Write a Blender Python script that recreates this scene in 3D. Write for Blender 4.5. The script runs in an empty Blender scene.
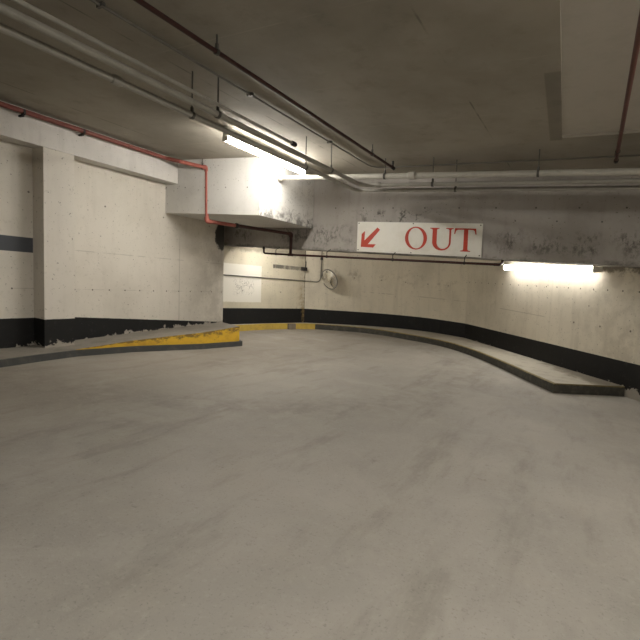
import bpy, bmesh, math, random
from mathutils import Vector, Matrix
from mathutils.geometry import tessellate_polygon
from math import sin, cos, pi, radians, hypot, atan2, sqrt

# ------------------------------------------------------------------ camera, world, exposure
S = 0.06            # cross-fall of the whole garage level: everything drops 6 cm per metre of +X
scene = bpy.context.scene
COL = scene.collection

PITCH, ROLL, YAW, EYE = radians(3.72), radians(1.8), radians(30.3), 1.5
g = Vector((-sin(YAW), cos(YAW), 0))
fwd = g * cos(PITCH) + Vector((0, 0, -sin(PITCH)))
r0 = Vector((cos(YAW), sin(YAW), 0))
u0 = r0.cross(fwd)
right = r0 * cos(ROLL) + u0 * sin(ROLL)
up = u0 * cos(ROLL) - r0 * sin(ROLL)
cam_data = bpy.data.cameras.new('camera')
cam_data.sensor_width = 36
cam_data.lens = 36 * 462 / 640
cam_data.clip_end = 100
cam = bpy.data.objects.new('camera', cam_data)
COL.objects.link(cam)
M = Matrix((right, up, -fwd)).transposed().to_4x4()
M.translation = Vector((0, 0, EYE))
cam.matrix_world = M
scene.camera = cam

world = bpy.data.worlds.new('world')
scene.world = world
world.use_nodes = True
world.node_tree.nodes['Background'].inputs[0].default_value = (0.03, 0.028, 0.025, 1)
vs = scene.view_settings
vs.view_transform = 'Standard'
vs.look = 'None'
vs.gamma = 1
vs.use_curve_mapping = False
vs.exposure = 1.15
scene.display_settings.display_device = 'sRGB'

LAMP_COL = (1.0, 0.955, 0.885)
P_BOX = 50.0       # ceiling light beside the concrete box
P_BEAM = 19.0      # light on the right wall under the beam
P_LANE = 37.0      # light behind the beam, round the corner
P_NEAR = 60.0      # ceiling lights over the camera side of the aisle

# ------------------------------------------------------------------ helpers: geometry
def P(X, Y, h):
    """point on the sloping level: h is the height above the sloped slab"""
    return Vector((X, Y, h - S * X))

def link(name, bm, mats, parent=None, smooth=False, loc=None):
    bmesh.ops.recalc_face_normals(bm, faces=bm.faces)
    me = bpy.data.meshes.new(name)
    if loc is not None:
        bmesh.ops.translate(bm, verts=bm.verts, vec=-Vector(loc))
    bm.to_mesh(me)
    bm.free()
    if not isinstance(mats, (list, tuple)):
        mats = [mats]
    for m in mats:
        me.materials.append(m)
    if smooth:
        for p in me.polygons:
            p.use_smooth = True
    o = bpy.data.objects.new(name, me)
    COL.objects.link(o)
    if loc is not None:
        o.location = loc
    if parent is not None:
        o.parent = parent
        if loc is None:
            o.location = -parent.location
        else:
            o.location = Vector(loc) - parent.location
    return o

def thing(name, loc, label, cat, group=None):
    o = bpy.data.objects.new(name, None)
    o.empty_display_size = 0.1
    COL.objects.link(o)
    o.location = loc
    tag(o, label, cat, group)
    return o

def tag(o, label, cat, group=None):
    o['label'] = label
    o['category'] = cat
    if group:
        o['group'] = group
    return o

def struct(o, label=None):
    o['kind'] = 'structure'
    if label:
        o['label'] = label
    return o

def prism(bm, pts, h0, h1, mat=0):
    """vertical prism over footprint pts [(X,Y)]; h0/h1 may be numbers or per-point lists"""
    n = len(pts)
    H0 = h0 if isinstance(h0, (list, tuple)) else [h0] * n
    H1 = h1 if isinstance(h1, (list, tuple)) else [h1] * n
    lo = [bm.verts.new(P(x, y, h)) for (x, y), h in zip(pts, H0)]
    hi = [bm.verts.new(P(x, y, h)) for (x, y), h in zip(pts, H1)]
    fs = [bm.faces.new(lo[::-1]), bm.faces.new(hi)]
    for i in range(n):
        j = (i + 1) % n
        fs.append(bm.faces.new((lo[i], lo[j], hi[j], hi[i])))
    for f in fs:
        f.material_index = mat
    return fs

def slab(bm, x0, x1, y0, y1, h0, h1, mat=0):
    return prism(bm, [(x0, y0), (x1, y0), (x1, y1), (x0, y1)], h0, h1, mat)

def bevel(bm, w, seg=1, ang=40):
    es = [e for e in bm.edges if len(e.link_faces) == 2 and e.calc_face_angle(0) > radians(ang)]
    bmesh.ops.bevel(bm, geom=es, offset=w, segments=seg, affect='EDGES', profile=0.5)

def subdiv_long(bm, L):
    for _ in range(6):
        es = [e for e in bm.edges if e.calc_length() > L]
        if not es:
            break
        bmesh.ops.subdivide_edges(bm, edges=es, cuts=1, use_grid_fill=True)

def fillet(pts, r, n=6):
    pts = [Vector(p) for p in pts]
    out = [pts[0]]
    for i in range(1, len(pts) - 1):
        a, b, c = pts[i - 1], pts[i], pts[i + 1]
        d1 = (a - b).normalized()
        d2 = (c - b).normalized()
        ang = d1.angle(d2)
        if ang > pi - 0.05:
            out.append(b)
            continue
        t = min(r / math.tan(ang / 2), (a - b).length * .49, (c - b).length * .49)
        p1, p2 = b + d1 * t, b + d2 * t
        for k in range(n + 1):
            s = k / n
            out.append(p1 * (1 - s) ** 2 + b * 2 * s * (1 - s) + p2 * s * s)
    out.append(pts[-1])
    return out

def sweep(bm, pts, r, seg=14, cap=True, mat=0):
    pts = [Vector(p) for p in pts]
    rings = []
    t = (pts[1] - pts[0]).normalized()
    nrm = t.orthogonal().normalized()
    for i, p in enumerate(pts):
        if i == 0:
            tt = (pts[1] - pts[0]).normalized()
        elif i == len(pts) - 1:
            tt = (pts[-1] - pts[-2]).normalized()
        else:
            tt = ((pts[i] - pts[i - 1]).normalized() + (pts[i + 1] - pts[i]).normalized()).normalized()
        q = t.rotation_difference(tt)
        nrm = q @ nrm
        t = tt
        b = t.cross(nrm)
        rr = r[i] if isinstance(r, (list, tuple)) else r
        rings.append([bm.verts.new(p + (nrm * cos(2 * pi * k / seg) + b * sin(2 * pi * k / seg)) * rr) for k in range(seg)])
    for a, b in zip(rings, rings[1:]):
        for k in range(seg):
            f = bm.faces.new((a[k], a[(k + 1) % seg], b[(k + 1) % seg], b[k]))
            f.material_index = mat
    if cap:
        for rg in (rings[0][::-1], rings[-1]):
            f = bm.faces.new(rg)
            f.material_index = mat

def autosmooth(o, ang=35):
    me = o.data
    for p in me.polygons:
        p.use_smooth = True
    bm = bmesh.new()
    bm.from_mesh(me)
    for e in bm.edges:
        e.smooth = not (len(e.link_faces) == 2 and e.calc_face_angle(0) > radians(ang))
    bm.to_mesh(me)
    bm.free()
    return o

def tube_obj(name, pts, r, mat, parent=None, seg=14):
    bm = bmesh.new()
    sweep(bm, pts, r, seg)
    return autosmooth(link(name, bm, mat, parent), 50)

# ------------------------------------------------------------------ helpers: materials
class NT:
    def __init__(self, name):
        self.m = bpy.data.materials.new(name)
        self.m.use_nodes = True
        self.t = self.m.node_tree
        self.b = self.t.nodes['Principled BSDF']
        self.b.inputs['Specular IOR Level'].default_value = 0.3
        geo = self.t.nodes.new('ShaderNodeNewGeometry')
        self.pos = geo.outputs['Position']
        sp = self.t.nodes.new('ShaderNodeSeparateXYZ')
        self.t.links.new(self.pos, sp.inputs[0])
        self.x, self.y, self.z = sp.outputs
        self.h = self.madd(self.x, S, self.z)
    def put(self, sock, v):
        if isinstance(v, bpy.types.NodeSocket):
            self.t.links.new(v, sock)
        elif isinstance(v, (tuple, list)):
            sock.default_value = tuple(v) + ((1,) if len(v) == 3 and len(sock.default_value) == 4 else ())
        else:
            sock.default_value = v
    def math(self, op, a, b=0.0, c=0.0, clamp=False):
        n = self.t.nodes.new('ShaderNodeMath')
        n.operation = op
        n.use_clamp = clamp
        for s, v in zip(n.inputs, (a, b, c)):
            self.put(s, v)
        return n.outputs[0]
    def madd(self, a, b, c): return self.math('MULTIPLY_ADD', a, b, c)
    def add(self, a, b): return self.math('ADD', a, b)
    def sub(self, a, b): return self.math('SUBTRACT', a, b)
    def mul(self, a, b): return self.math('MULTIPLY', a, b)
    def mx(self, a, b): return self.math('MAXIMUM', a, b)
    def ramp(self, v, a, b, lo=0.0, hi=1.0):
        n = self.t.nodes.new('ShaderNodeMapRange')
        n.interpolation_type = 'SMOOTHSTEP'
        for s, q in zip(n.inputs[:5], (v, a, b, lo, hi)):
            self.put(s, q)
        return n.outputs[0]
    def noise(self, scale, detail=5, rough=0.6, stretch=None, dist=0.0):
        v = self.pos
        if stretch:
            mp = self.t.nodes.new('ShaderNodeMapping')
            mp.inputs['Scale'].default_value = stretch
            self.put(mp.inputs[0], v)
            v = mp.outputs[0]
        n = self.t.nodes.new('ShaderNodeTexNoise')
        self.put(n.inputs['Vector'], v)
        n.inputs['Scale'].default_value = scale
        n.inputs['Detail'].default_value = detail
        n.inputs['Roughness'].default_value = rough
        n.inputs['Distortion'].default_value = dist
        return n.outputs['Fac']
    def mix(self, f, a, b, mode='MIX'):
        n = self.t.nodes.new('ShaderNodeMix')
        n.data_type = 'RGBA'
        n.blend_type = mode
        self.put(n.inputs[0], f)
        self.put(n.inputs[6], a)
        self.put(n.inputs[7], b)
        return n.outputs[2]
    def between(self, v, a, b, soft=0.006):
        return self.mul(self.ramp(v, a - soft, a + soft), self.ramp(v, b - soft, b + soft, 1, 0))
    def rect(self, t, t0, t1, h0, h1, soft=0.006, hh=None):
        return self.mul(self.between(t, t0, t1, soft), self.between(hh if hh is not None else self.h, h0, h1, soft))
    def dots(self, t, period, off, h0, rad, n0=None, n1=None):
        """a row of small round form-tie holes"""
        f = self.math('FRACT', self.math('DIVIDE', self.sub(t, off - period / 2), period))
        dx = self.mul(self.sub(f, 0.5), period)
        dy = self.sub(self.h, h0)
        d = self.math('SQRT', self.add(self.mul(dx, dx), self.mul(dy, dy)))
        v = self.ramp(d, rad * 0.6, rad * 1.3, 1, 0)
        if n0 is not None:
            v = self.mul(v, self.between(t, n0, n1))
        return v
    def along(self, a, b):
        """distance along plan line a->b"""
        L = hypot(b[0] - a[0], b[1] - a[1])
        dx, dy = (b[0] - a[0]) / L, (b[1] - a[1]) / L
        return self.madd(self.x, dx, self.madd(self.y, dy, -(a[0] * dx + a[1] * dy)))
    def bump(self, hgt, strength=0.3, dist=0.02):
        n = self.t.nodes.new('ShaderNodeBump')
        n.inputs['Strength'].default_value = strength
        n.inputs['Distance'].default_value = dist
        self.put(n.inputs['Height'], hgt)
        self.put(self.b.inputs['Normal'], n.outputs[0])
    def done(self, col, rough=0.7, metal=0.0):
        self.put(self.b.inputs['Base Color'], col)
        self.put(self.b.inputs['Roughness'], rough)
        self.b.inputs['Metallic'].default_value = metal
        return self.m

BLACK = (0.008, 0.008, 0.008)

def painted_wall(name, base, dirt=(0.30, 0.27, 0.21), dirtiness=0.35, band=0.55, feat=None, slope=None, post=None, foot=None, concrete=(0.36, 0.33, 0.28), scuff=0.17):
    n = NT(name)
    big = n.noise(0.9, 4, 0.6)
    mid = n.noise(5, 6, 0.65)
    streak = n.noise(3.0, 5, 0.6, stretch=(2.2, 2.2, 0.25))
    fine = n.noise(38, 4, 0.6)
    col = n.mix(n.mul(n.ramp(big, 0.4, 0.75), dirtiness), base, dirt)
    col = n.mix(n.mul(n.ramp(streak, 0.5, 0.75), dirtiness * 0.6), col, dirt)
    col = n.mix(n.mul(n.ramp(mid, 0.58, 0.75), dirtiness * 0.5), col, dirt)
    speck = n.mx(n.ramp(n.noise(26, 2, 0.5), 0.68, 0.73), n.mul(n.ramp(n.noise(55, 3, 0.6), 0.66, 0.72), n.ramp(n.noise(1.7, 3, 0.6), 0.45, 0.62)))
    blot = n.ramp(n.noise(11, 7, 0.75), 0.56, 0.68)
    col = n.mix(n.mul(blot, 0.28), col, dirt)
    col = n.mix(n.mul(speck, 0.6), col, (0.12, 0.1, 0.08))
    bmp = n.add(n.mul(mid, 0.5), n.mul(fine, 0.3))
    if feat:
        col, bmp = feat(n, col, bmp)
    if band:
        edge = n.add(band - 0.004, n.mul(n.noise(14, 3), 0.008))
        if slope:
            edge = n.sub(edge, n.mul(n.mx(n.sub(n.y, slope[0]), 0.0), slope[1]))
        bm_ = n.ramp(n.sub(n.h, edge), -0.004, 0.004, 1, 0)
        blk = n.mix(n.ramp(n.noise(9, 6, 0.7), 0.55, 0.75), BLACK, (0.022, 0.022, 0.021))
        blk = n.mix(n.ramp(n.noise(22, 4, 0.7), 0.68, 0.74), blk, (0.12, 0.11, 0.1))
        col = n.mix(bm_, col, blk)
        if scuff:
            lim = n.add(scuff - 0.13, n.mul(n.ramp(n.noise(5.5, 6, 0.72), 0.35, 0.8), 0.16))
            if foot:
                lim = n.add(lim, n.mul(n.mx(n.sub(n.y, foot[0]), 0.0), foot[1]))
            col = n.mix(n.ramp(n.sub(n.h, lim), -0.01, 0.012, 1, 0), col, concrete)
    if post:
        col = post(n, col)
    n.bump(bmp, 0.25, 0.012)
    return n.done(col, 0.62)

def feat_left(n, col, bmp):
    # paler repaired board lines, form-tie holes, seams and the blue-grey painted stripe
    line = n.mul(n.between(n.h, 1.575, 1.585, 0.006), n.ramp(n.noise(4), 0.4, 0.55))
    col = n.mix(n.mul(line, 0.5), col, (0.2, 0.18, 0.15))
    line2 = n.mul(n.between(n.h, 0.955, 0.962, 0.006), n.ramp(n.noise(3), 0.45, 0.6))
    col = n.mix(n.mul(line2, 0.5), col, (0.2, 0.18, 0.15))
    seam = n.mul(n.between(n.y, 6.585, 6.6, 0.012), n.between(n.h, 0.1, 2.0, 0.2))
    col = n.mix(n.mul(seam, 0.5), col, (0.25, 0.22, 0.18))
    col = n.mix(n.mul(n.dots(n.y, 0.31, 4.72, 0.955, 0.014), 0.85), col, (0.05, 0.04, 0.03))
    col = n.mix(n.mul(n.dots(n.y, 1.23, 4.95, 2.36, 0.016), 0.8), col, (0.06, 0.05, 0.04))
    dirty = n.mul(n.ramp(n.y, 6.2, 7.9), n.ramp(n.noise(2.2, 6, 0.7), 0.3, 0.65))
    col = n.mix(n.mul(dirty, 0.55), col, (0.30, 0.27, 0.22))
    hole = n.math('SQRT', n.add(n.math('POWER', n.math('DIVIDE', n.sub(n.y, 7.78), 0.2), 2.0), n.math('POWER', n.math('DIVIDE', n.sub(n.h, 2.2), 0.36), 2.0)))
    hole = n.ramp(n.add(hole, n.mul(n.sub(n.noise(7, 5, 0.7), 0.5), 0.9)), 0.75, 1.0, 1, 0)
    col = n.mix(n.mul(hole, 0.95), col, (0.02, 0.018, 0.015))
    stripe = n.mul(n.between(n.h, 1.485, 1.70, 0.004), n.ramp(n.y, 3.77, 3.78, 1, 0))
    col = n.mix(stripe, col, (0.075, 0.08, 0.09))
    return col, n.sub(bmp, n.mul(line, 0.6))

W2A, W2B = (-7.602, 7.88), (-6.91, 10.94)
W4A, W4B = (-2.87, 12.67), (0.48, 8.77)

def feat_far(n, col, bmp):
    t = n.sub(n.along(W2A, W2B), 0.33)
    nz = n.mul(n.sub(n.noise(16, 4), 0.5), 0.03)
    tt, hh = n.add(t, nz), n.add(n.h, nz)
    # clean white repainted square with faint scribbles
    sq = n.rect(tt, -0.2, 1.235, 0.70, 1.62, 0.006, hh)
    col = n.mix(sq, col, (0.78, 0.75, 0.67))
    sc = n.ramp(n.math('ABSOLUTE', n.sub(n.noise(9, 2, 0.5, dist=1.2), 0.5)), 0.012, 0.03, 1, 0)
    reg = n.rect(t, 0.38, 0.98, 0.88, 1.26, 0.06)
    col = n.mix(n.mul(n.mul(sc, reg), 0.6), col, (0.2, 0.18, 0.15))
    # grey remains of a painted stripe either side of the seam
    st = n.mul(n.rect(tt, 1.62, 2.86, 1.60, 1.70, 0.008, hh), n.ramp(t, 1.7, 3.1, 0.95, 0.5))
    col = n.mix(n.mul(st, n.ramp(n.noise(8, 4), 0.3, 0.55, 0.45, 1.0)), col, (0.11, 0.1, 0.085))
    # seam in the corner, rusty below, pale run above
    cr = n.add(n.sub(t, 2.80), n.mul(n.sub(n.noise(6, 4), 0.5), 0.06))
    run = n.mul(n.between(cr, -0.035, 0.035, 0.012), n.ramp(n.h, 0.5, 2.0, 1.0, 0.5))
    col = n.mix(n.mul(run, 0.6), col, (0.62, 0.56, 0.44))
    crk = n.between(cr, 0.035, 0.055, 0.012)
    col = n.mix(n.mul(crk, 0.7), col, (0.10, 0.08, 0.05))
    rust = n.mul(n.between(cr, -0.22, 0.22, 0.12), n.ramp(n.noise(9, 5, 0.7), 0.42, 0.62))
    col = n.mix(n.mul(rust, n.mul(n.ramp(n.h, 0.6, 1.9, 0.55, 0.15), 1.0)), col, (0.30, 0.20, 0.09))
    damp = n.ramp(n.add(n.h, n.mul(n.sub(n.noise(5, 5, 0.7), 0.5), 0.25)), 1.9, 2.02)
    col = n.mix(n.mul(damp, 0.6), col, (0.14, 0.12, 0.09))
    col = n.mix(n.mul(n.dots(t, 1.25, 1.9, 0.98, 0.022), 0.6), col, (0.12, 0.1, 0.08))
    return col, bmp

def post_far(n, col):
    # crack running down the corner and rusty scrape over the black band
    t = n.sub(n.along(W2A, W2B), 0.33)
    w = n.mul(n.sub(n.noise(9, 4), 0.5), 0.10)
    cr = n.add(n.sub(t, 2.795), w)
    rust = n.mul(n.between(cr, -0.08, 0.2, 0.05), n.ramp(n.noise(15, 5, 0.75), 0.42, 0.58))
    rust = n.mul(rust, n.ramp(n.h, 0.75, 0.5))
    col = n.mix(n.mul(rust, 0.9), col, (0.26, 0.18, 0.07))
    return n.mix(n.mul(n.between(cr, -0.012, 0.012, 0.012), 0.8), col, (0.07, 0.055, 0.035))

def feat_curve(n, col, bmp):
    ln = n.mul(n.between(n.h, 1.13, 1.145, 0.01), n.ramp(n.noise(2.2, 4), 0.46, 0.58))
    col = n.mix(n.mul(ln, 0.6), col, (0.2, 0.17, 0.12))
    damp = n.mul(n.between(n.h, 1.45, 1.75, 0.12), n.ramp(n.noise(3.2, 6, 0.7), 0.5, 0.68))
    col = n.mix(n.mul(damp, 0.5), col, (0.22, 0.18, 0.12))
    col = n.mix(n.mul(n.dots(n.x, 0.62, -5.3, 1.52, 0.02), 0.6), col, (0.12, 0.1, 0.08))
    return col, bmp

def feat_right(n, col, bmp):
    t = n.along(W4A, W4B)
    col = n.mix(n.mul(n.dots(t, 0.31, 0.1, 1.66, 0.015), 0.85), col, (0.05, 0.04, 0.03))
    col = n.mix(n.mul(n.dots(t, 0.62, 0.3, 1.04, 0.018, 3.9, 9), 0.85), col, (0.05, 0.04, 0.03))
    ln = n.mul(n.between(n.add(n.h, n.mul(t, 0.02)), 1.12, 1.13, 0.008), n.between(t, 1.6, 3.2, 0.05))
    col = n.mix(n.mul(ln, 0.6), col, (0.2, 0.17, 0.12))
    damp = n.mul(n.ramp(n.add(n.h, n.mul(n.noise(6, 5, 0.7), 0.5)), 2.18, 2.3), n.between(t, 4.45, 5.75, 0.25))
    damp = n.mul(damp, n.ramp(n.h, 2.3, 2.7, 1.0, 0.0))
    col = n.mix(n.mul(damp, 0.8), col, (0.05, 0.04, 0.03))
    dirty = n.mul(n.ramp(t, 3.2, 5.4), n.ramp(n.noise(3, 6, 0.7), 0.4, 0.6))
    col = n.mix(n.mul(dirty, 0.35), col, (0.3, 0.26, 0.2))
    return col, bmp

def feat_beam(n, col, bmp):
    # mildew bands and form-tie holes
    m1 = n.mul(n.between(n.h, 2.60, 2.83, 0.07), n.ramp(n.noise(6.5, 7, 0.78), 0.52, 0.62))
    m1 = n.mul(n.mul(m1, n.ramp(n.noise(0.9, 2), 0.42, 0.6)), n.mul(n.ramp(n.x, -4.3, -4.0, 0.25, 1.0), n.ramp(n.x, -2.7, -2.3, 1.0, 0.0)))
    m2 = n.mul(n.between(n.h, 2.15, 2.50, 0.10), n.ramp(n.noise(7, 8, 0.8, stretch=(1.5, 1, 0.9)), 0.47, 0.6))
    m2 = n.mul(m2, n.mx(n.ramp(n.x, -1.6, -1.2), n.ramp(n.x, -4.05, -4.2)))
    m2 = n.mul(m2, n.ramp(n.noise(1.7, 3), 0.38, 0.55))
    m3 = n.mul(n.ramp(n.add(n.h, n.mul(n.noise(10, 6, 0.75), 0.3)), 2.14, 2.26, 1, 0), n.ramp(n.noise(2.2, 4), 0.42, 0.58))
    mm = n.mx(m1, n.mx(n.mul(m2, 0.85), n.mul(m3, 0.9)))
    col = n.mix(n.mul(mm, 0.85), col, (0.045, 0.042, 0.037))
    col = n.mix(n.mul(n.dots(n.x, 0.61, -3.9, 2.87, 0.014), 0.85), col, (0.05, 0.045, 0.04))
    col = n.mix(n.mul(n.dots(n.x, 0.61, -1.15, 2.66, 0.013, -1.5, 3), 0.85), col, (0.05, 0.045, 0.04))
    return col, bmp

def feat_box(n, col, bmp):
    m = n.mul(n.ramp(n.add(n.h, n.mul(n.noise(9, 7, 0.78), 0.5)), 2.75, 2.98, 1, 0), n.ramp(n.x, -5.06, -5.04))
    m = n.mul(m, n.ramp(n.noise(5, 6, 0.75), 0.42, 0.58))
    col = n.mix(n.mul(m, 0.75), col, (0.06, 0.055, 0.05))
    col = n.mix(n.mul(n.dots(n.x, 0.46, -5.75, 2.93, 0.013), 0.85), col, (0.06, 0.055, 0.05))
    crk = n.ramp(n.math('ABSOLUTE', n.sub(n.noise(3.0, 3, 0.6, dist=1.0), 0.5)), 0.004, 0.01, 1, 0)
    col = n.mix(n.mul(n.mul(crk, n.ramp(n.x, -5.06, -5.04)), 0.45), col, (0.15, 0.14, 0.12))
    return col, bmp

M_LEFT = painted_wall('cream_wall_paint_left', (0.66, 0.62, 0.545), dirtiness=0.22, feat=feat_left, band=0.525, slope=(4.2, 0.066), foot=(3.6, 0.05), scuff=0.19)
M_PILLAR = painted_wall('cream_pillar_paint', (0.66, 0.62, 0.55), dirtiness=0.16, scuff=0.24, band=0.53)
M_FAR = painted_wall('yellowed_wall_paint', (0.64, 0.585, 0.455), dirtiness=0.3, feat=feat_far, scuff=0, post=post_far)
M_CURVE = painted_wall('aged_wall_paint_curve', (0.65, 0.595, 0.48), dirtiness=0.4, feat=feat_curve, scuff=0)
M_RIGHT = painted_wall('aged_wall_paint_right', (0.67, 0.62, 0.515), dirtiness=0.35, feat=feat_right, scuff=0.22)
M_BACK = painted_wall('cream_wall_paint_back', (0.6, 0.56, 0.48), dirtiness=0.25)
M_BEAM = painted_wall('grey_beam_paint', (0.375, 0.35, 0.322), dirt=(0.22, 0.198, 0.175), dirtiness=0.6, band=0, feat=feat_beam)
M_LBEAM = painted_wall('pale_beam_paint', (0.61, 0.585, 0.545), dirt=(0.36, 0.34, 0.31), dirtiness=0.45, band=0)
M_BOX = painted_wall('white_box_paint', (0.66, 0.645, 0.61), dirt=(0.40, 0.385, 0.35), dirtiness=0.35, band=0, feat=feat_box)

def mat_ceiling():
    n = NT('unpainted_ceiling_concrete')
    big = n.noise(0.7, 5, 0.6)
    mid = n.noise(4, 6, 0.7)
    col = n.mix(n.ramp(big, 0.35, 0.7), (0.32, 0.292, 0.242), (0.24, 0.218, 0.178))
    col = n.mix(n.mul(n.ramp(mid, 0.5, 0.75), 0.35), col, (0.15, 0.135, 0.11))
    # board marks of the formwork across and along the slab
    f = n.math('FRACT', n.math('DIVIDE', n.y, 1.22))
    lx = n.mul(n.ramp(n.math('ABSOLUTE', n.sub(f, 0.5)), 0.004, 0.009, 1, 0), n.ramp(n.noise(1.6, 3), 0.45, 0.6))
    col = n.mix(n.mul(lx, 0.5), col, (0.34, 0.31, 0.25))
    f2 = n.math('FRACT', n.math('DIVIDE', n.x, 2.44))
    ly = n.mul(n.ramp(n.math('ABSOLUTE', n.sub(f2, 0.5)), 0.002, 0.005, 1, 0), n.ramp(n.noise(1.9, 3), 0.45, 0.6))
    col = n.mix(n.mul(ly, 0.6), col, (0.07, 0.062, 0.05))
    # darker strip beside the plastered recess
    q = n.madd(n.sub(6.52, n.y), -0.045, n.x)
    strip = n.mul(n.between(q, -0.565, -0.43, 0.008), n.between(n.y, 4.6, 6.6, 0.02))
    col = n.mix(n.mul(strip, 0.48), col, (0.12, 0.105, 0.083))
    n.bump(n.add(mid, n.mul(n.noise(30, 3), 0.3)), 0.2, 0.01)
    return n.done(col, 0.85)

def mat_floor():
    n = NT('worn_driveway_concrete')
    big = n.noise(0.55, 5, 0.6)
    mid = n.noise(2.6, 6, 0.65)
    fine = n.noise(60, 3, 0.7)
    streak = n.noise(2.4, 6, 0.65, stretch=(1.6, 0.35, 1))
    col = n.mix(n.ramp(big, 0.35, 0.68), (0.40, 0.377, 0.335), (0.33, 0.312, 0.278))
    col = n.mix(n.mul(n.ramp(streak, 0.48, 0.72), 0.45), col, (0.20, 0.18, 0.15))
    col = n.mix(n.mul(n.ramp(mid, 0.5, 0.7), 0.35), col, (0.40, 0.37, 0.32))
    col = n.mix(n.mul(n.ramp(n.noise(9, 6, 0.75), 0.6, 0.72), 0.35), col, (0.16, 0.145, 0.125))
    # a worn wheel track sweeping round the bend, centred on the island nose
    rx = n.add(n.x, 5.9)
    ry = n.sub(n.y, 7.2)
    d = n.math('SQRT', n.add(n.mul(rx, rx), n.mul(ry, ry)))
    tr = n.noise(1.3, 5, 0.7)
    ring = n.mul(n.between(n.add(d, n.mul(n.sub(tr, 0.5), 0.8)), 3.9, 4.6, 0.25), n.ramp(n.noise(3.4, 6, 0.7), 0.35, 0.65))
    col = n.mix(n.mul(ring, 0.30), col, (0.17, 0.152, 0.128))
    # sand and rubber dust gathered along the left
    left = n.ramp(n.add(n.x, n.mul(n.sub(mid, 0.5), 1.6)), -3.4, -5.2)
    col = n.mix(n.mul(left, 0.28), col, (0.25, 0.20, 0.145))
    col = n.mix(n.mul(n.ramp(fine, 0.56, 0.72), 0.4), col, (0.15, 0.14, 0.12))
    col = n.mix(n.mul(n.ramp(n.noise(24, 5, 0.75), 0.52, 0.7), 0.3), col, (0.46, 0.435, 0.39))
    col = n.mix(n.mul(n.ramp(n.noise(1.2, 7, 0.72, dist=0.6), 0.53, 0.64), 0.28), col, (0.44, 0.415, 0.37))
    n.bump(n.add(n.mul(fine, 0.6), n.mul(n.noise(14, 5), 0.5)), 0.22, 0.008)
    return n.done(col, n.ramp(mid, 0.3, 0.7, 0.62, 0.8))

def mat_plain(name, col, var=None, rough=0.6, scale=8, amt=0.5, metal=0.0, lo=0.45, hi=0.7):
    n = NT(name)
    c = n.mix(n.mul(n.ramp(n.noise(scale, 6, 0.7), lo, hi), amt), col, var or tuple(v * .6 for v in col))
    n.bump(n.noise(scale * 6, 3), 0.08, 0.004)
    return n.done(c, rough, metal)

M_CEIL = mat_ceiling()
M_PANEL = mat_plain('ceiling_patch_plaster', (0.44, 0.41, 0.36), (0.37, 0.34, 0.29), 0.85, 2.5)
M_FLOOR = mat_floor()
def mat_walk():
    n = NT('sidewalk_concrete')
    c = n.mix(n.mul(n.ramp(n.noise(4, 6, 0.7), 0.45, 0.7), 0.6), (0.44, 0.41, 0.345), (0.27, 0.245, 0.2))
    t = n.along(W4A, W4B)
    d = n.math('ABSOLUTE', n.madd(n.sub(n.x, W4A[0]), 0.7586, n.mul(n.sub(n.y, W4A[1]), 0.6516)))
    k = n.add(n.sub(n.madd(n.ramp(t, 2.4, 5.2), 0.55, 0.06), d), n.mul(n.sub(n.noise(5, 7, 0.75), 0.5), 0.9))
    c = n.mix(n.mul(n.ramp(k, -0.05, 0.3), 0.75), c, (0.085, 0.068, 0.045))
    n.bump(n.noise(24, 4), 0.12, 0.006)
    return n.done(c, 0.8)
M_WALK = mat_walk()
M_WALK_L = mat_plain('ramp_concrete', (0.30, 0.275, 0.235), (0.20, 0.18, 0.15), 0.8, 4, 0.6)
M_CURBDARK = mat_plain('dark_curb_paint', (0.062, 0.064, 0.062), (0.11, 0.105, 0.09), 0.6, 9, 0.6)
M_RED = mat_plain('red_pipe_paint', (0.085, 0.027, 0.02), (0.055, 0.02, 0.016), 0.45, 10, 0.5)
M_REDLIT = mat_plain('lit_red_pipe_paint', (0.36, 0.115, 0.088), (0.26, 0.07, 0.054), 0.5, 8, 0.5)  # left beam pipe near the lamp: glare painted into a paler red
M_REDSHADE = mat_plain('shaded_red_pipe_paint', (0.17, 0.05, 0.038), (0.11, 0.035, 0.028), 0.5, 10, 0.5)  # same pipe along the beam, its weaker light painted in as darker red
M_BROWN = mat_plain('dark_red_pipe_paint', (0.04, 0.013, 0.010), (0.025, 0.010, 0.009), 0.5, 10, 0.5)
M_PIPE = mat_plain('grey_pipe_paint', (0.28, 0.265, 0.23), (0.2, 0.187, 0.16), 0.5, 6, 0.5)
M_PIPEW = mat_plain('pale_pipe_paint', (0.30, 0.285, 0.25), (0.21, 0.197, 0.17), 0.5, 6, 0.5)
M_PIPEL = mat_plain('light_pipe_paint', (0.42, 0.40, 0.35), (0.3, 0.28, 0.24), 0.5, 6, 0.5)
M_STEEL = mat_plain('dull_steel', (0.10, 0.095, 0.085), (0.06, 0.05, 0.04), 0.5, 14, 0.5, 0.6)
M_CABLE = mat_plain('dusty_grey_conduit', (0.13, 0.12, 0.10), (0.08, 0.07, 0.06), 0.6, 12)
M_IRON = mat_plain('black_iron', (0.02, 0.019, 0.018), (0.05, 0.04, 0.03), 0.6, 14)
M_SIGN = mat_plain('white_sign_enamel', (0.74, 0.72, 0.65), (0.62, 0.59, 0.50), 0.4, 5, 0.5)
M_LETTER = mat_plain('red_sign_paint', (0.48, 0.055, 0.03), (0.40, 0.05, 0.03), 0.45, 7, 0.5)
M_HOUSING = mat_plain('white_fixture_enamel', (0.62, 0.6, 0.54), (0.45, 0.42, 0.36), 0.4, 10, 0.4)
M_RIM = mat_plain('grey_mirror_rim', (0.22, 0.21, 0.19), None, 0.5, 10)
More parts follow.
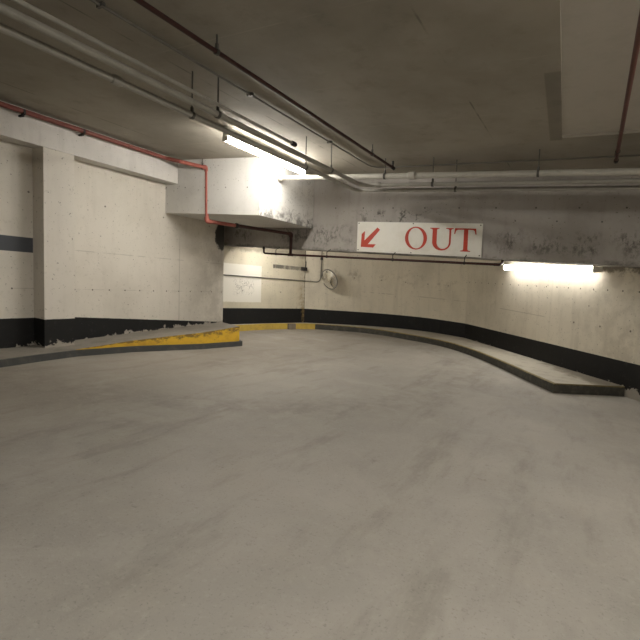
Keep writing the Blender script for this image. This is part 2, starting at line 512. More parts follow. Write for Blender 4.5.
def mat_mirror():
    n = NT('hazy_mirror_face')
    c = n.mix(n.ramp(n.noise(9, 5, 0.7), 0.4, 0.7), (0.86, 0.85, 0.82), (0.66, 0.65, 0.61))
    return n.done(c, 0.21, 1.0)
M_MIRROR = mat_mirror()

def mat_yellow(name, wear, dark, ramp=False, c0=(0.68, 0.42, 0.035), c1=(0.52, 0.31, 0.035)):
    n = NT(name)
    c = n.mix(n.ramp(n.noise(4, 5, 0.7), 0.4, 0.7), c0, c1)
    w = n.ramp(n.noise(9, 7, 0.78, stretch=(1, 0.5, 1.3)), wear, wear + 0.1)
    if ramp:
        top = n.madd(n.mx(n.sub(n.y, 4.1), 0.0), 0.0973, 0.005)
        k = n.math('DIVIDE', n.sub(n.h, 0.095), n.mx(top, 0.02))
        st = n.noise(14, 7, 0.75, stretch=(1, 0.35, 1.0))
        w = n.ramp(n.add(st, n.mul(n.ramp(k, 0.25, 1.0), 0.22)), 0.6, 0.72)
    c = n.mix(n.mul(w, 0.85), c, dark)
    n.bump(n.noise(30, 4), 0.15, 0.006)
    return n.done(c, 0.6)
M_YELLOW = mat_yellow('worn_yellow_curb_paint', 0.5, (0.15, 0.10, 0.035), True)
M_YELLOW2 = mat_yellow('far_yellow_curb_paint', 0.58, (0.16, 0.13, 0.08), False, (0.60, 0.43, 0.085), (0.46, 0.33, 0.08))
def mat_curbface():
    n = NT('dark_curb_face_with_yellow_edge')
    e = n.ramp(n.add(n.h, n.mul(n.sub(n.noise(18, 5, 0.7), 0.5), 0.05)), 0.128, 0.146)
    c = n.mix(n.ramp(n.noise(8, 5, 0.7), 0.45, 0.7), (0.055, 0.053, 0.044), (0.10, 0.094, 0.075))
    fade = n.ramp(n.x, -3.0, -1.0, 0.75, 0.45)
    c = n.mix(n.mul(e, fade), c, (0.36, 0.27, 0.09))
    return n.done(c, 0.65)
M_CURBFACE = mat_curbface()

def mat_emit(name, strength):
    n = NT(name)
    n.b.inputs['Base Color'].default_value = (0.8, 0.78, 0.7, 1)
    n.b.inputs['Emission Color'].default_value = LAMP_COL + (1,)
    n.b.inputs['Emission Strength'].default_value = strength
    return n.m

# ------------------------------------------------------------------ setting
CEIL = 3.44
def box_struct(name, x0, x1, y0, y1, h0, h1, mat, bev=0.0):
    bm = bmesh.new()
    slab(bm, x0, x1, y0, y1, h0, h1)
    if bev:
        bevel(bm, bev)
    return struct(link(name, bm, mat))

# floor and ceiling slabs follow the cross-fall
bm = bmesh.new(); slab(bm, -8.6, 7.2, -9, 14.2, -0.25, 0.0); struct(link('floor', bm, M_FLOOR))
RX1, RY0, RY1, RD = 3.6, 1.0, 6.52, 0.035
def rx0(y): return -0.43 + (RY1 - y) * 0.045
bm = bmesh.new()
prism(bm, [(-8.6, -9), (rx0(RY0), -9), (rx0(RY0), RY0), (rx0(RY1), RY1), (rx0(RY1), 14.2), (-8.6, 14.2)], CEIL, CEIL + 0.25)
slab(bm, RX1, 7.2, -9, 14.2, CEIL, CEIL + 0.25)
slab(bm, rx0(RY0), RX1, -9, RY0, CEIL, CEIL + 0.25)
slab(bm, rx0(RY1), RX1, RY1, 14.2, CEIL, CEIL + 0.25)
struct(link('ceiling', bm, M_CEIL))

def wall_poly(name, pts, thick, mat, h0=0.0, h1=CEIL):
    """wall of given thickness behind the visible plan line pts (room on the left-hand side of travel reversed by sign)"""
    bm = bmesh.new()
    off = []
    n = len(pts)
    for i in range(n):
        a = Vector(pts[max(i - 1, 0)]); b = Vector(pts[min(i + 1, n - 1)])
        d = (b - a).normalized()
        nn = Vector((-d.y, d.x)) * thick
        off.append((pts[i][0] + nn.x, pts[i][1] + nn.y))
    for i in range(n - 1):
        q = [pts[i], pts[i + 1], off[i + 1], off[i]]
        prism(bm, q, h0, h1)
    bmesh.ops.remove_doubles(bm, verts=bm.verts, dist=1e-4)
    # remove inner partitions shared by neighbouring segments
    inner = [f for f in bm.faces if all(len(e.link_faces) > 2 for e in f.edges)]
    bmesh.ops.delete(bm, geom=inner, context='FACES_ONLY')
    return struct(link(name, bm, mat))

box_struct('wall_left', -7.64, -7.15, -9, 7.88, 0, CEIL, M_LEFT)
wall_poly('wall_far_left', [W2A, W2B], 0.3, M_FAR)
def catmull(pts, n=4):
    out = []
    for i in range(len(pts) - 1):
        p0 = Vector(pts[max(i - 1, 0)]); p1 = Vector(pts[i]); p2 = Vector(pts[i + 1]); p3 = Vector(pts[min(i + 2, len(pts) - 1)])
        for k in range(n):
            t = k / n
            q = 0.5 * ((2 * p1) + (p2 - p0) * t + (2 * p0 - 5 * p1 + 4 * p2 - p3) * t * t + (3 * p1 - p0 - 3 * p2 + p3) * t ** 3)
            out.append((q.x, q.y))
    out.append(tuple(pts[-1]))
    return out
curve_pts = catmull([W2B, (-6.19, 11.75), (-5.54, 12.38), (-4.78, 12.84), (-3.93, 13.0), W4A])
wall_poly('wall_far', curve_pts, 0.3, M_CURVE)
dW = (Vector(W4B) - Vector(W4A)).normalized()
W4C = Vector(W4B) + dW * 8.2
wall_poly('wall_right', [W4A, W4B, (W4C.x, W4C.y)], 0.3, M_RIGHT)
wall_poly('wall_side', [(W4C.x, W4C.y), (W4C.x, -9)], 0.3, M_BACK)
wall_poly('wall_back', [(W4C.x, -8.7), (-7.15, -8.7)], 0.3, M_BACK)

# concrete frame: pillar and edge beam on the left, cross beam, boxed-in duct
box_struct('pillar_left', -7.15, -6.87, 3.78, 4.24, 0, 3.0, M_PILLAR, 0.006)
box_struct('beam_left', -7.15, -6.845, -9, 6.245, 3.0, CEIL, M_LBEAM, 0.006)
bm = bmesh.new()
prism(bm, [(-7.53, 8.2), (0.97, 8.2), (0.66, 8.56), (-7.45, 8.56)], 2.02, CEIL)
bevel(bm, 0.008)
struct(link('beam_cross', bm, M_BEAM))
bm = bmesh.new()
prism(bm, [(-7.15, 6.22), (-5.03, 6.42), (-5.03, 8.2), (-7.15, 8.2)], 2.455, CEIL)
bevel(bm, 0.012, 2)
struct(link('soffit_box', bm, M_BOX))

# shallow plastered recess in the ceiling at the right
bm = bmesh.new()
prism(bm, [(rx0(RY0), RY0), (RX1, RY0), (RX1, RY1), (rx0(RY1), RY1)], CEIL + RD, CEIL + RD + 0.1)
struct(link('ceiling_recess', bm, M_PANEL))

# ------------------------------------------------------------------ left ramped curb island
isl = [(-6.40, -9.0), (-6.42, 1.0), (-6.47, 3.0), (-6.55, 3.54), (-6.60, 4.09), (-6.47, 4.93), (-6.28, 5.5), (-6.06, 6.1), (-5.91, 7.0)]
curbL = thing('curb', P(-6.4, 5.5, 0), 'yellow-sided ramped curb rising along the left wall with a dark grey base', 'curb')
bm = bmesh.new()
base = [(x + 0.035, y) for x, y in isl[:-1]] + [(-5.865, 7.04), (-7.15, 7.86)]
prism(bm, base + [(-7.15, -9.0)], 0, 0.095)
bevel(bm, 0.012, 2)
link('curb_base', bm, M_CURBDARK, curbL)
# sloping walk on the base: dull concrete top, yellow painted face
def front_h(y):
    return 0.10 if y <= 4.1 else 0.10 + 0.285 * (y - 4.1) / 2.93
def wall_h(y):
    return 0.105 if y <= 3.6 else 0.105 + 0.175 * (y - 3.6) / 4.2
bm = bmesh.new()
rows = []
top = isl[1:]
for i, (x, y) in enumerate(top):
    yw = y if i < len(top) - 1 else 7.84
    rows.append((bm.verts.new(P(x, y, 0.093)), bm.verts.new(P(x, y, front_h(y))), bm.verts.new(P(-7.15, yw, wall_h(yw))), bm.verts.new(P(-7.15, yw, 0.093))))
for a, b in zip(rows, rows[1:]):
    f = bm.faces.new((a[0], b[0], b[1], a[1])); f.material_index = 1 if b[0].co.y > 4.2 else 0
    bm.faces.new((a[1], b[1], b[2], a[2]))
    bm.faces.new((a[2], b[2], b[3], a[3]))
    bm.faces.new((a[3], b[3], b[0], a[0]))
f = bm.faces.new(rows[-1]); f.material_index = 1
f = bm.faces.new(rows[0][::-1])
o = link('ramp_slab', bm, [M_WALK_L, M_YELLOW], curbL)
o['label'] = 'worn yellow painted side and concrete top'

# ------------------------------------------------------------------ far and right curb round the bend
kb = catmull([(-7.40, 7.95), (-7.30, 8.78), (-7.17, 9.71), (-6.80, 10.78), (-6.30, 11.35), (-5.66, 11.76), (-5.05, 11.90), (-4.42, 11.82), (-3.2, 11.46), (-2.29, 10.66), (-1.46, 9.53), (-0.91, 8.66)], 5)[:-1] + [(-0.91, 8.66), (-0.42, 7.92)]
wl = [W2A] + [(W2A[0] + (W2B[0] - W2A[0]) * k / 5, W2A[1] + (W2B[1] - W2A[1]) * k / 5) for k in range(1, 5)] + curve_pts + [(W4A[0] + (W4B[0] - W4A[0]) * k / 8, W4A[1] + (W4B[1] - W4A[1]) * k / 8) for k in range(1, 9)]
wl = wl + [(W4B[0] + 0.06, W4B[1] - 0.07)]
KH = 0.155
curbR = thing('curb', P(-3.2, 11.46, 0), 'curved low curb and narrow walkway sweeping round the bend below the far wall', 'curb')
def resample(pts, n):
    pts = [Vector(p) for p in pts]
    L = [0]
    for a, b in zip(pts, pts[1:]):
        L.append(L[-1] + (b - a).length)
    out = []
    j = 0
    for k in range(n):
        s = L[-1] * k / (n - 1)
        while j < len(L) - 2 and L[j + 1] < s:
            j += 1
        t = (s - L[j]) / max(1e-9, L[j + 1] - L[j])
        p = pts[j].lerp(pts[j + 1], t)
        out.append((p.x, p.y))
    return out
NK = 72
ka, wa = resample(kb, NK), resample(wl, NK)
ka[-1] = kb[-1]
bm = bmesh.new()
rows = []
for (x, y), (X, Y) in zip(ka, wa):
    rows.append((bm.verts.new(P(x, y, 0)), bm.verts.new(P(x, y, KH - 0.012)), bm.verts.new(P(x + (X - x) * .03, y + (Y - y) * .03, KH)), bm.verts.new(P(X, Y, KH + 0.005)), bm.verts.new(P(X, Y, 0))))
for i, (a, b) in enumerate(zip(rows, rows[1:])):
    yel = ka[i][1] < 10.95 and ka[i][0] < -6
    for k in (0, 1):
        f = bm.faces.new((a[k], b[k], b[k + 1], a[k + 1])); f.material_index = 2 if yel else 1
    f = bm.faces.new((a[2], b[2], b[3], a[3])); f.material_index = 0
    bm.faces.new((a[3], b[3], b[4], a[4]))
    bm.faces.new((a[4], b[4], b[0], a[0]))
for rg in (rows[0][::-1], rows[-1]):
    f = bm.faces.new(rg); f.material_index = 1
o = link('walkway', bm, [M_WALK, M_CURBFACE, M_YELLOW2], curbR)
o['label'] = 'pale concrete top, dark face turning yellow at the far left'
# grey bare block set into the yellow part of the curb, with a yellow post foot beside it
bm = bmesh.new()
prism(bm, [(-7.02, 10.27), (-6.95, 10.25), (-6.87, 10.47), (-6.95, 10.52)], 0.0, 0.15)
link('patch_block', bm, mat_plain('bare_curb_mortar', (0.22, 0.19, 0.15), None, 0.8, 12), curbR)

# ------------------------------------------------------------------ pipes
def clamp_ring(bm, c, axis, r, w=0.03):
    a = Vector(axis).normalized()
    sweep(bm, [Vector(c) - a * w / 2, Vector(c) + a * w / 2], r, 14)

def hanger(parent, p, r, axis, mat=None, top=CEIL):
    """threaded rod up to the slab with a clamp round the pipe"""
    p = Vector(p)
    X, Y = p.x, p.y
    bm = bmesh.new()
    sweep(bm, [p + Vector((0, 0, r)), P(X, Y, top)], 0.0075, 8)
    ro = link('hanger_rod', bm, mat or M_STEEL, parent)
    bm = bmesh.new()
    clamp_ring(bm, p, axis, r + 0.008)
    sweep(bm, [p + Vector((0, 0, r)), p + Vector((0, 0, r + 0.045))], 0.016, 8)
    c = link('clamp', bm, mat or M_STEEL, ro)
    c.location = (0, 0, 0)
    return ro

def coupling(parent, p, axis, r, w, mat, name='coupling'):
    bm = bmesh.new()
    a = Vector(axis).normalized()
    p = Vector(p)
    sweep(bm, [p - a * w / 2, p - a * (w / 2 - .012), p + a * (w / 2 - .012), p + a * w / 2], [r * 1.2, r * 1.38, r * 1.38, r * 1.2], 16)
    return autosmooth(link(name, bm, mat, parent), 30)

def elbow(parent, a, b, c, r, mat, L=0.07):
    a, b, c = Vector(a), Vector(b), Vector(c)
    p1 = b + (a - b).normalized() * L
    p2 = b + (c - b).normalized() * L
    bm = bmesh.new()
    sweep(bm, fillet([p1, b, p2], L * .8, 6), r * 1.3, 16)
    return autosmooth(link('elbow', bm, mat, parent), 50)

YA = Vector((0, 1, 0)); XA = Vector((1, 0, -S)).normalized()

# pair of overhead pipes beside the ceiling light that turn right along the cross beam
A = [P(-3.60, -6, 3.01), P(-3.60, 7.25, 3.01), P(1.78, 7.25, 2.9465)]
def hA(x): return 3.01 - (x + 3.6) * 0.0118
tA = thing('pipe', P(-3.6, 4, 3.01), 'pale overhead pipe nearest the ceiling light, the lowest run along the beam', 'pipe', 'grey pipes below the ceiling')
rA = 0.030
tube_obj('pipe_run', fillet(A, 0.16), rA, M_PIPEW, tA)
for y in (-3.2, -0.9, 1.2, 3.46, 5.62):
    hanger(tA, P(-3.60, y, 3.01), rA, YA)
for x in (-1.9, 0.9):
    hanger(tA, P(x, 7.25, hA(x)), rA, XA)
for y in (2.6, 6.45):
    coupling(tA, P(-3.60, y, 3.01), YA, rA, 0.09, M_PIPEW)

B = [P(-3.40, -6, 3.05), P(-3.40, 7.05, 3.05), P(1.95, 7.05, 2.993)]
def hB(x): return 3.05 - (x + 3.4) * 0.0106
tB = thing('pipe', P(-3.4, 4, 3.05), 'grey overhead pipe second from the ceiling light, middle run along the beam', 'pipe', 'grey pipes below the ceiling')
rB = 0.032
tube_obj('pipe_run', fillet(B, 0.16), rB, M_PIPE, tB)
for y in (-3.2, -0.9, 1.3, 3.62, 6.0):
    hanger(tB, P(-3.40, y, 3.05), rB, YA)
for x in (-2.2, 0.75):
    hanger(tB, P(x, 7.05, hB(x)), rB, XA)
coupling(tB, P(-3.1, 7.05, hB(-3.1)), XA, rB, 0.09, M_PIPE)

tC = thing('conduit', P(-3.30, 3, 3.10), 'thin pale conduit ending in a dark cap just above the grey overhead pipe', 'conduit')
tube_obj('conduit_run', [P(-3.30, -6, 3.10), P(-3.30, 4.85, 3.10)], 0.017, M_PIPEW, tC)
coupling(tC, P(-3.30, 4.86, 3.10), YA, 0.022, 0.09, M_IRON, 'end_cap')
for y in (-2.0, 1.6):
    hanger(tC, P(-3.30, y, 3.10), 0.017, YA)

# large pipe out of the concrete box running right
def hD(x): return 3.20 - (x + 5.0) * 0.0185
tD = thing('pipe', P(-2, 6.95, hD(-2)), 'thickest pale pipe coming out of the concrete box and running right as the top run', 'pipe', 'grey pipes below the ceiling')
tube_obj('pipe_run', [P(-5.04, 6.95, hD(-5.04)), P(2.03, 6.95, hD(2.03))], 0.043, M_PIPEL, tD, 18)
coupling(tD, P(-4.98, 6.95, hD(-4.98)), XA, 0.043, 0.09, M_PIPEL, 'flange')
coupling(tD, P(-2.5, 6.95, hD(-2.5)), XA, 0.043, 0.12, M_PIPEL)
for x in (-2.95, -0.72, 1.5):
    hanger(tD, P(x, 6.95, hD(x)), 0.043, XA)

# thin conduit on the ceiling that bends right
tE = thing('conduit', P(-3.38, 5, 3.42), 'thin dark conduit fixed flat to the ceiling, bending right above the pipes', 'conduit')
tube_obj('conduit_run', fillet([P(-3.38, -6, 3.422), P(-3.38, 7.45, 3.422), P(1.6, 7.45, 3.422)], 0.3, 8), 0.011, M_CABLE, tE, 8)
for y in (0.5, 2.3, 4.1, 5.9):
    bm = bmesh.new(); slab(bm, -3.42, -3.34, y - .012, y + .012, 3.408, 3.44)
    link('strap', bm, M_STEEL, tE)

# red sprinkler line over the lane, ends in a drop fitting
def sprinkler_line(X, y1, label, h=3.30, r=0.02, rods=()):
    t = thing('sprinkler_pipe', P(X, 4, h), label, 'pipe', 'red pipes below the ceiling')
    tube_obj('pipe_run', [P(X, -6, h), P(X, y1, h)], r, M_BROWN if X < -1 else M_RED, t)
    coupling(t, P(X, y1 - 0.02, h), YA, r, 0.10, M_IRON, 'end_fitting')
    bm = bmesh.new()
    p = P(X, y1 - 0.02, h)
    sweep(bm, [p, p + Vector((0, 0, 0.055)), p + Vector((0, 0, 0.06)), p + Vector((0, 0, 0.10))], [0.013, 0.013, 0.02, 0.02], 10)
    link('sprinkler_head', bm, M_IRON, t)
    for y in rods:
        hanger(t, P(X, y, h), r, YA)
    return t
sprinkler_line(-2.84, 7.02, 'dark red sprinkler pipe on the ceiling left of centre', rods=(0.8, 3.0, 6.2))
sprinkler_line(0.17, 7.2, 'red sprinkler pipe on the ceiling at the far right, crossing the pale patch', rods=(0.8, 3.4, 6.75))

# red pipe along the left beam, down the box, then below the box and beam
rR = 0.034
q = [P(-6.74, -9.0, 3.36), P(-6.74, 5.85, 3.37), P(-6.19, 6.33, 3.285), P(-6.17, 6.33, 2.325), P(-5.47, 8.06, 2.315), P(-5.47, 8.06, 1.90)]
tF = thing('fire_pipe', P(-6.17, 6.33, 2.8), 'red pipe along the left beam, dropping down the front of the box', 'pipe')
qm = Vector(q[1]).lerp(Vector(q[2]), 0.35)
o = tube_obj('pipe_run', fillet([q[0], q[1], qm], 0.05), rR, M_REDSHADE, tF)
o['label'] = 'red run along the beam, coloured darker for its shade'
tube_obj('drop_pipe', fillet([qm] + q[2:4] + [P(-5.95, 6.9, 2.323)], 0.05), rR, M_REDLIT, tF)
elbow(tF, q[1], q[2], q[3], rR, M_REDLIT)
elbow(tF, q[2], q[3], q[4], rR, M_REDLIT)
coupling(tF, P(-5.95, 6.9, 2.323), q[4] - q[3], rR, 0.06, M_IRON)
for y in (1.2, 3.45, 4.3):
    bm = bmesh.new()
    clamp_ring(bm, P(-6.74, y, 3.36), YA, rR + .008)
    slab(bm, -6.88, -6.74, y - .012, y + .012, 3.30, 3.325)
    link('bracket', bm, M_IRON, tF)
hanger(tF, P(-6.25, 6.28, 3.29), rR, YA, M_STEEL)
tG = thing('fire_pipe', P(-5.47, 8.06, 1.9), 'dark brown-red pipe hanging just below the cross beam and the sign', 'pipe')
rG = 0.021
tube_obj('feed', [P(-5.94, 6.92, 2.323), P(-5.47, 8.06, 2.315)], rR * 0.95, M_BROWN, tG)
tube_obj('riser', [P(-5.47, 8.06, 2.315), P(-5.47, 8.06, 1.905)], rR * 0.95, M_BROWN, tG)
elbow(tG, P(-5.6, 7.75, 2.315), P(-5.47, 8.06, 2.315), P(-5.47, 8.06, 1.9), rR, M_BROWN)
tube_obj('pipe_run', fillet([P(-6.17, 8.06, 2.02), P(-6.17, 8.06, 1.885), P(-5.47, 8.06, 1.885), P(-1.36, 8.06, 1.925)], 0.05), rG, M_BROWN, tG)
coupling(tG, P(-5.47, 8.06, 1.885), XA, rG, 0.14, M_BROWN, 'tee')
coupling(tG, P(-6.17, 8.06, 2.0), (0, 0, 1), rG, 0.06, M_IRON, 'end_cap')
for x in (-5.85, -4.6, -3.2, -1.9):
    bm = bmesh.new()
    hh = 1.885 + max(0, (x + 5.47)) * 0.0097
    clamp_ring(bm, P(x, 8.06, hh), XA, rG + .007, .025)
    sweep(bm, [P(x, 8.06, hh + rG), P(x, 8.06, hh + 0.09), P(x, 8.22, hh + 0.16)], 0.008, 8)
    link('bracket', bm, M_IRON, tG)
bm = bmesh.new()
sweep(bm, fillet([P(-1.42, 8.06, 1.9245), P(-1.33, 8.06, 1.925), P(-1.33, 8.30, 1.97), P(-1.33, 8.32, 2.03)], 0.05), rG * 1.15, 12)
autosmooth(link('elbow', bm, M_BROWN, tG), 50)

# thin conduit on the far wall, rising beside the mirror to the beam
dw2 = (Vector(W2B) - Vector(W2A)).normalized()
def on_w2(t, h, off=0.02):
    t = t + 0.33
    x, y = W2A[0] + dw2.x * t, W2A[1] + dw2.y * t
    return P(x + dw2.y * off, y - dw2.x * off, h)
d3 = (Vector(curve_pts[4]) - Vector(W2B)).normalized()
def on_w3(t, h, off=0.03):
    return P(W2B[0] + d3.x * t + d3.y * off, W2B[1] + d3.y * t - d3.x * off, h)
tH = thing('conduit', on_w2(1.5, 1.33), 'thin conduit crossing the far wall and curving up beside the round mirror', 'conduit')
tube_obj('conduit_run', fillet([on_w2(-0.25, 1.335), on_w2(2.74, 1.325, 0.03), on_w3(0.44, 1.32), on_w3(0.46, 2.25)], 0.14, 7), 0.013, M_CABLE, tH, 8)
bm = bmesh.new(); c = on_w3(0.455, 1.98, 0.03)
sweep(bm, [c - Vector((0, 0, .035)), c + Vector((0, 0, .035))], 0.035, 10)
link('junction_fitting', bm, M_IRON, tH)
# small black box at the wall corner
c = on_w2(2.70, 1.66, 0.05)
bm = bmesh.new()
prism(bm, [(c.x - .06, c.y - .06), (c.x + .05, c.y - .075), (c.x + .075, c.y + .05), (c.x - .05, c.y + .06)], 1.60, 1.70)
bevel(bm, 0.015, 2)
tI = thing('junction_box', c, 'small black box on the far wall where the grey stripe ends, left of the mirror', 'box')
link('box_body', bm, M_IRON, tI)
tube_obj('lead', fillet([on_w2(2.77, 1.69, 0.04), on_w2(2.80, 1.86, 0.02)], 0.03), 0.012, M_IRON, tI, 8)

# ------------------------------------------------------------------ OUT sign on the cross beam
SX, SH, SW, SHH, SY = -4.0, 2.035, 2.345, 0.57, 8.197
def sp(u, v, d=0.0):
    return P(SX + u, SY - d, SH + v)
tS = thing('out_sign', sp(SW / 2, 0, 0.0), 'long white sign with a red arrow and the red word OUT on the cross beam', 'sign')
bm = bmesh.new()
slab(bm, SX, SX + SW, SY - 0.018, SY, SH, SH + SHH)
bevel(bm, 0.003)
link('panel', bm, M_SIGN, tS)
def extrude_poly(name, loops, mat, d0=0.017, d1=0.0215):
    """filled outline in sign coordinates (second loop = hole), given a small thickness"""
    bm = bmesh.new()
    flat = [p for L in loops for p in L]
    front = [bm.verts.new(sp(u, v, d1)) for u, v in flat]
    back = [bm.verts.new(sp(u, v, d0)) for u, v in flat]
    for tri in tessellate_polygon([[Vector((u, v, 0)) for u, v in L] for L in loops]):
        try:
            bm.faces.new([front[k] for k in tri])
        except ValueError:
            pass
    k0 = 0
    for L in loops:
        n = len(L)
        for i in range(n):
            a, b = k0 + i, k0 + (i + 1) % n
            bm.faces.new((front[a], front[b], back[b], back[a]))
        k0 += n
    return link(name, bm, mat, tS)
V0, V1 = 0.087, 0.483
N = 48
cx, cy = 1.184, 0.290
outer = [(cx + 0.207 * cos(2 * pi * k / N), cy + 0.206 * sin(2 * pi * k / N)) for k in range(N)]
tilt = radians(8)
inner = []
for k in range(N):
    a = 2 * pi * k / N
    x, y = 0.143 * cos(a), 0.186 * sin(a)
    inner.append((cx + x * cos(tilt) - y * sin(tilt), cy + x * sin(tilt) + y * cos(tilt)))
extrude_poly('letter_O', [outer, inner], M_LETTER)
# U: heavy left stem, light right stem, serifs on both, round bowl
L = [(1.445, V1), (1.445, V1 - .014), (1.475, V1 - .02), (1.490, V1 - .035)]
by = V0 + 0.145
for k in range(0, 15):
    a = pi + pi * k / 14
    L.append((1.655 + 0.165 * cos(a), by + 0.145 * sin(a)))
L += [(1.820, V1 - .035), (1.832, V1 - .02), (1.860, V1 - .014), (1.860, V1), (1.728, V1), (1.728, V1 - .014), (1.772, V1 - .02), (1.788, V1 - .035)]
for k in range(0, 15):
    a = 2 * pi - pi * k / 14
    L.append((1.678 + 0.110 * cos(a), by + 0.115 * sin(a)))
L += [(1.568, V1 - .035), (1.582, V1 - .02), (1.612, V1 - .014), (1.612, V1)]
extrude_poly('letter_U', [L], M_LETTER)
tl, tr_, tm, sw = 1.872, 2.252, 2.075, 0.036
L = [(tl + .012, V1), (tl, V1 - .10), (tl + .018, V1 - .10), (tl + .032, V1 - .045), (tl + .06, V1 - .026), (tm - sw, V1 - .024),
     (tm - sw, V0 + .035), (tm - .05, V0 + .02), (tm - .085, V0 + .014), (tm - .085, V0), (tm + .085, V0), (tm + .085, V0 + .014), (tm + .05, V0 + .02), (tm + sw, V0 + .035),
     (tm + sw, V1 - .024), (tr_ - .06, V1 - .026), (tr_ - .032, V1 - .045), (tr_ - .018, V1 - .10), (tr_, V1 - .10), (tr_ - .012, V1)]
extrude_poly('letter_T', [L], M_LETTER)
arrow = [(0.085, 0.090), (0.345, 0.085), (0.398, 0.150), (0.232, 0.146), (0.474, 0.425), (0.421, 0.467), (0.158, 0.215), (0.163, 0.395), (0.096, 0.335)]
extrude_poly('arrow', [arrow], M_LETTER)
for u, v in ((0.03, 0.03), (0.03, SHH - .03), (SW - .03, 0.03), (SW - .03, SHH - .03), (SW * .47, 0.025), (SW * .48, SHH - .02)):
    bm = bmesh.new()
    sweep(bm, [sp(u, v, 0.015), sp(u, v, 0.022), sp(u, v, 0.025)], [0.011, 0.011, 0.006], 10)
    link('screw', bm, M_IRON, tS)

# ------------------------------------------------------------------ convex mirror on the far wall
mc = P(-6.315, 11.25, 1.42)
tM = thing('convex_mirror', mc, 'round convex traffic mirror on a bracket on the far wall, beneath the beam', 'mirror')
view = (Vector((0, 0, EYE)) - mc).normalized()
ml = Vector((-cos(YAW), -sin(YAW), 0))
nrm = (view * 0.66 + ml * 0.66 + Vector((0, 0, -0.36))).normalized()
t1 = nrm.orthogonal().normalized(); t2 = nrm.cross(t1)
MR = 0.28
def mring(r, d, n=40):
    return [mc + nrm * d + (t1 * cos(2 * pi * k / n) + t2 * sin(2 * pi * k / n)) * r for k in range(n)]
bm = bmesh.new()
prev = None
for i in range(0, 9):
    r = MR * (1 - i / 8)
    d = 0.075 * (1 - (r / MR) ** 2)
    if i == 8:
        c = bm.verts.new(mc + nrm * d)
        for k in range(40):
            bm.faces.new((prev[k], prev[(k + 1) % 40], c))
    else:
        ring = [bm.verts.new(p) for p in mring(r, d)]
        if prev:
            for k in range(40):
                bm.faces.new((prev[k], prev[(k + 1) % 40], ring[(k + 1) % 40], ring[k]))
        prev = ring
link('mirror_face', bm, M_MIRROR, tM, smooth=True)
bm = bmesh.new()
prof = [(MR - .006, 0.004), (MR + .004, 0.012), (MR + .014, 0.004), (MR + .014, -0.02), (MR * .9, -0.045), (MR * .3, -0.07)]
rings = [[bm.verts.new(p) for p in mring(r, d)] for r, d in prof]
for a, b in zip(rings, rings[1:]):
    for k in range(40):
        bm.faces.new((a[k], a[(k + 1) % 40], b[(k + 1) % 40], b[k]))
bm.faces.new(rings[-1])
autosmooth(link('mirror_housing', bm, M_RIM, tM), 40)
bm = bmesh.new()
wallp = mc - view * 0.42
sweep(bm, fillet([mc - nrm * 0.06, mc - nrm * 0.2, wallp], 0.06), 0.018, 10)
link('bracket_arm', bm, M_STEEL, tM)

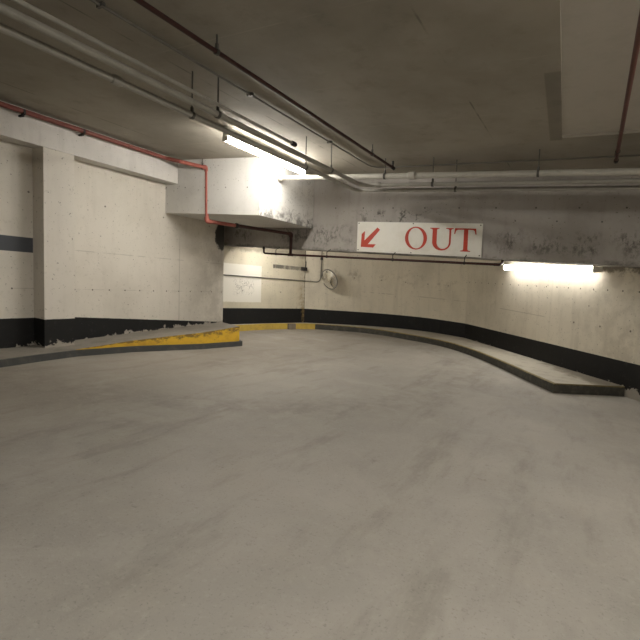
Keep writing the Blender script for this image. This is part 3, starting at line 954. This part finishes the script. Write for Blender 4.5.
# ------------------------------------------------------------------ fluorescent lights
def light_fixture(name, p0, p1, label, power, group=None, up=Vector((0, 0, 1)), wid=0.10, hgt=0.075, house=0.07, n=2):
    """steel channel on the slab with frosted lamp covers end to end"""
    p0, p1 = Vector(p0), Vector(p1)
    t = thing(name, (p0 + p1) / 2, label, 'light', group)
    ax = (p1 - p0).normalized()
    sd = ax.cross(up).normalized()
    upv = sd.cross(ax).normalized()
    L = (p1 - p0).length
    def pt(s, a, b):
        return p0 + ax * s + sd * a + upv * b
    def boxy(bm, s0, s1, a0, a1, b0, b1):
        vsx = [bm.verts.new(pt(s, a, b)) for s in (s0, s1) for a, b in ((a0, b0), (a1, b0), (a1, b1), (a0, b1))]
        for q in ((0, 1, 2, 3), (4, 5, 6, 7), (0, 1, 5, 4), (1, 2, 6, 5), (2, 3, 7, 6), (3, 0, 4, 7)):
            bm.faces.new([vsx[i] for i in q])
    bm = bmesh.new()
    boxy(bm, 0, L, -wid * .42, wid * .42, 0, house)
    bmesh.ops.recalc_face_normals(bm, faces=bm.faces)
    bevel(bm, 0.006, 2)
    link('housing', bm, M_HOUSING, t)
    m = mat_emit(name + '_lamp_glow', power)
    gap = 0.03
    seg = (L - gap * (n + 1)) / n
    for i in range(n):
        s0 = gap + i * (seg + gap)
        bm = bmesh.new()
        prof = [(-wid / 2, 0.0)] + [(-wid / 2 * cos(pi * k / 12), -hgt * sin(pi * k / 12) ** 0.6) for k in range(1, 12)] + [(wid / 2, 0.0)]
        ra = [bm.verts.new(pt(s0, a, b)) for a, b in prof]
        rb = [bm.verts.new(pt(s0 + seg, a, b)) for a, b in prof]
        for k in range(len(prof) - 1):
            bm.faces.new((ra[k], ra[k + 1], rb[k + 1], rb[k]))
        bm.faces.new(ra[::-1]); bm.faces.new(rb)
        bm.faces.new((ra[0], rb[0], rb[-1], ra[-1]))
        autosmooth(link('lamp_cover', bm, m, t), 40)
    for i in range(n + 1):
        s = i * (seg + gap)
        bm = bmesh.new()
        boxy(bm, s, s + gap, -wid * .5, wid * .5, -hgt * 0.95, 0.004)
        bmesh.ops.recalc_face_normals(bm, faces=bm.faces)
        bevel(bm, 0.006, 2)
        link('lamp_holder', bm, M_HOUSING, t)
    return t

light_fixture('fluorescent_light', P(-4.50, 4.93, 3.305), P(-4.50, 6.98, 3.305), 'lit fluorescent strip light on the ceiling beside the white concrete box', P_BOX, 'fluorescent strip lights', wid=0.08, hgt=0.065, house=0.135)
nW = Vector((-0.7586, -0.6516, 0))
def on_w4(t, h, off):
    return P(W4A[0] + dW.x * t + nW.x * off, W4A[1] + dW.y * t + nW.y * off, h)
light_fixture('fluorescent_light', on_w4(1.92, 2.035, 0.125), on_w4(4.62, 1.995, 0.125), 'lit fluorescent strip light on the right wall just below the cross beam', P_BEAM, 'fluorescent strip lights', up=-nW, wid=0.11, hgt=0.06, house=0.122)
light_fixture('fluorescent_light', P(-6.95, 8.67, 2.2), P(-5.75, 8.67, 2.2), 'strip light hidden behind the cross beam by the far left wall', P_LANE, 'fluorescent strip lights', up=Vector((0, -1, 0)), house=0.1)
light_fixture('fluorescent_light', P(2.4, 2.4, 3.365), P(2.4, 4.6, 3.365), 'strip light on the ceiling over the aisle to the right of the camera', P_NEAR * 0.6, 'fluorescent strip lights')
light_fixture('fluorescent_light', P(0.6, -1.6, 3.365), P(0.6, 0.6, 3.365), 'strip light on the ceiling almost straight above the camera', P_NEAR, 'fluorescent strip lights')
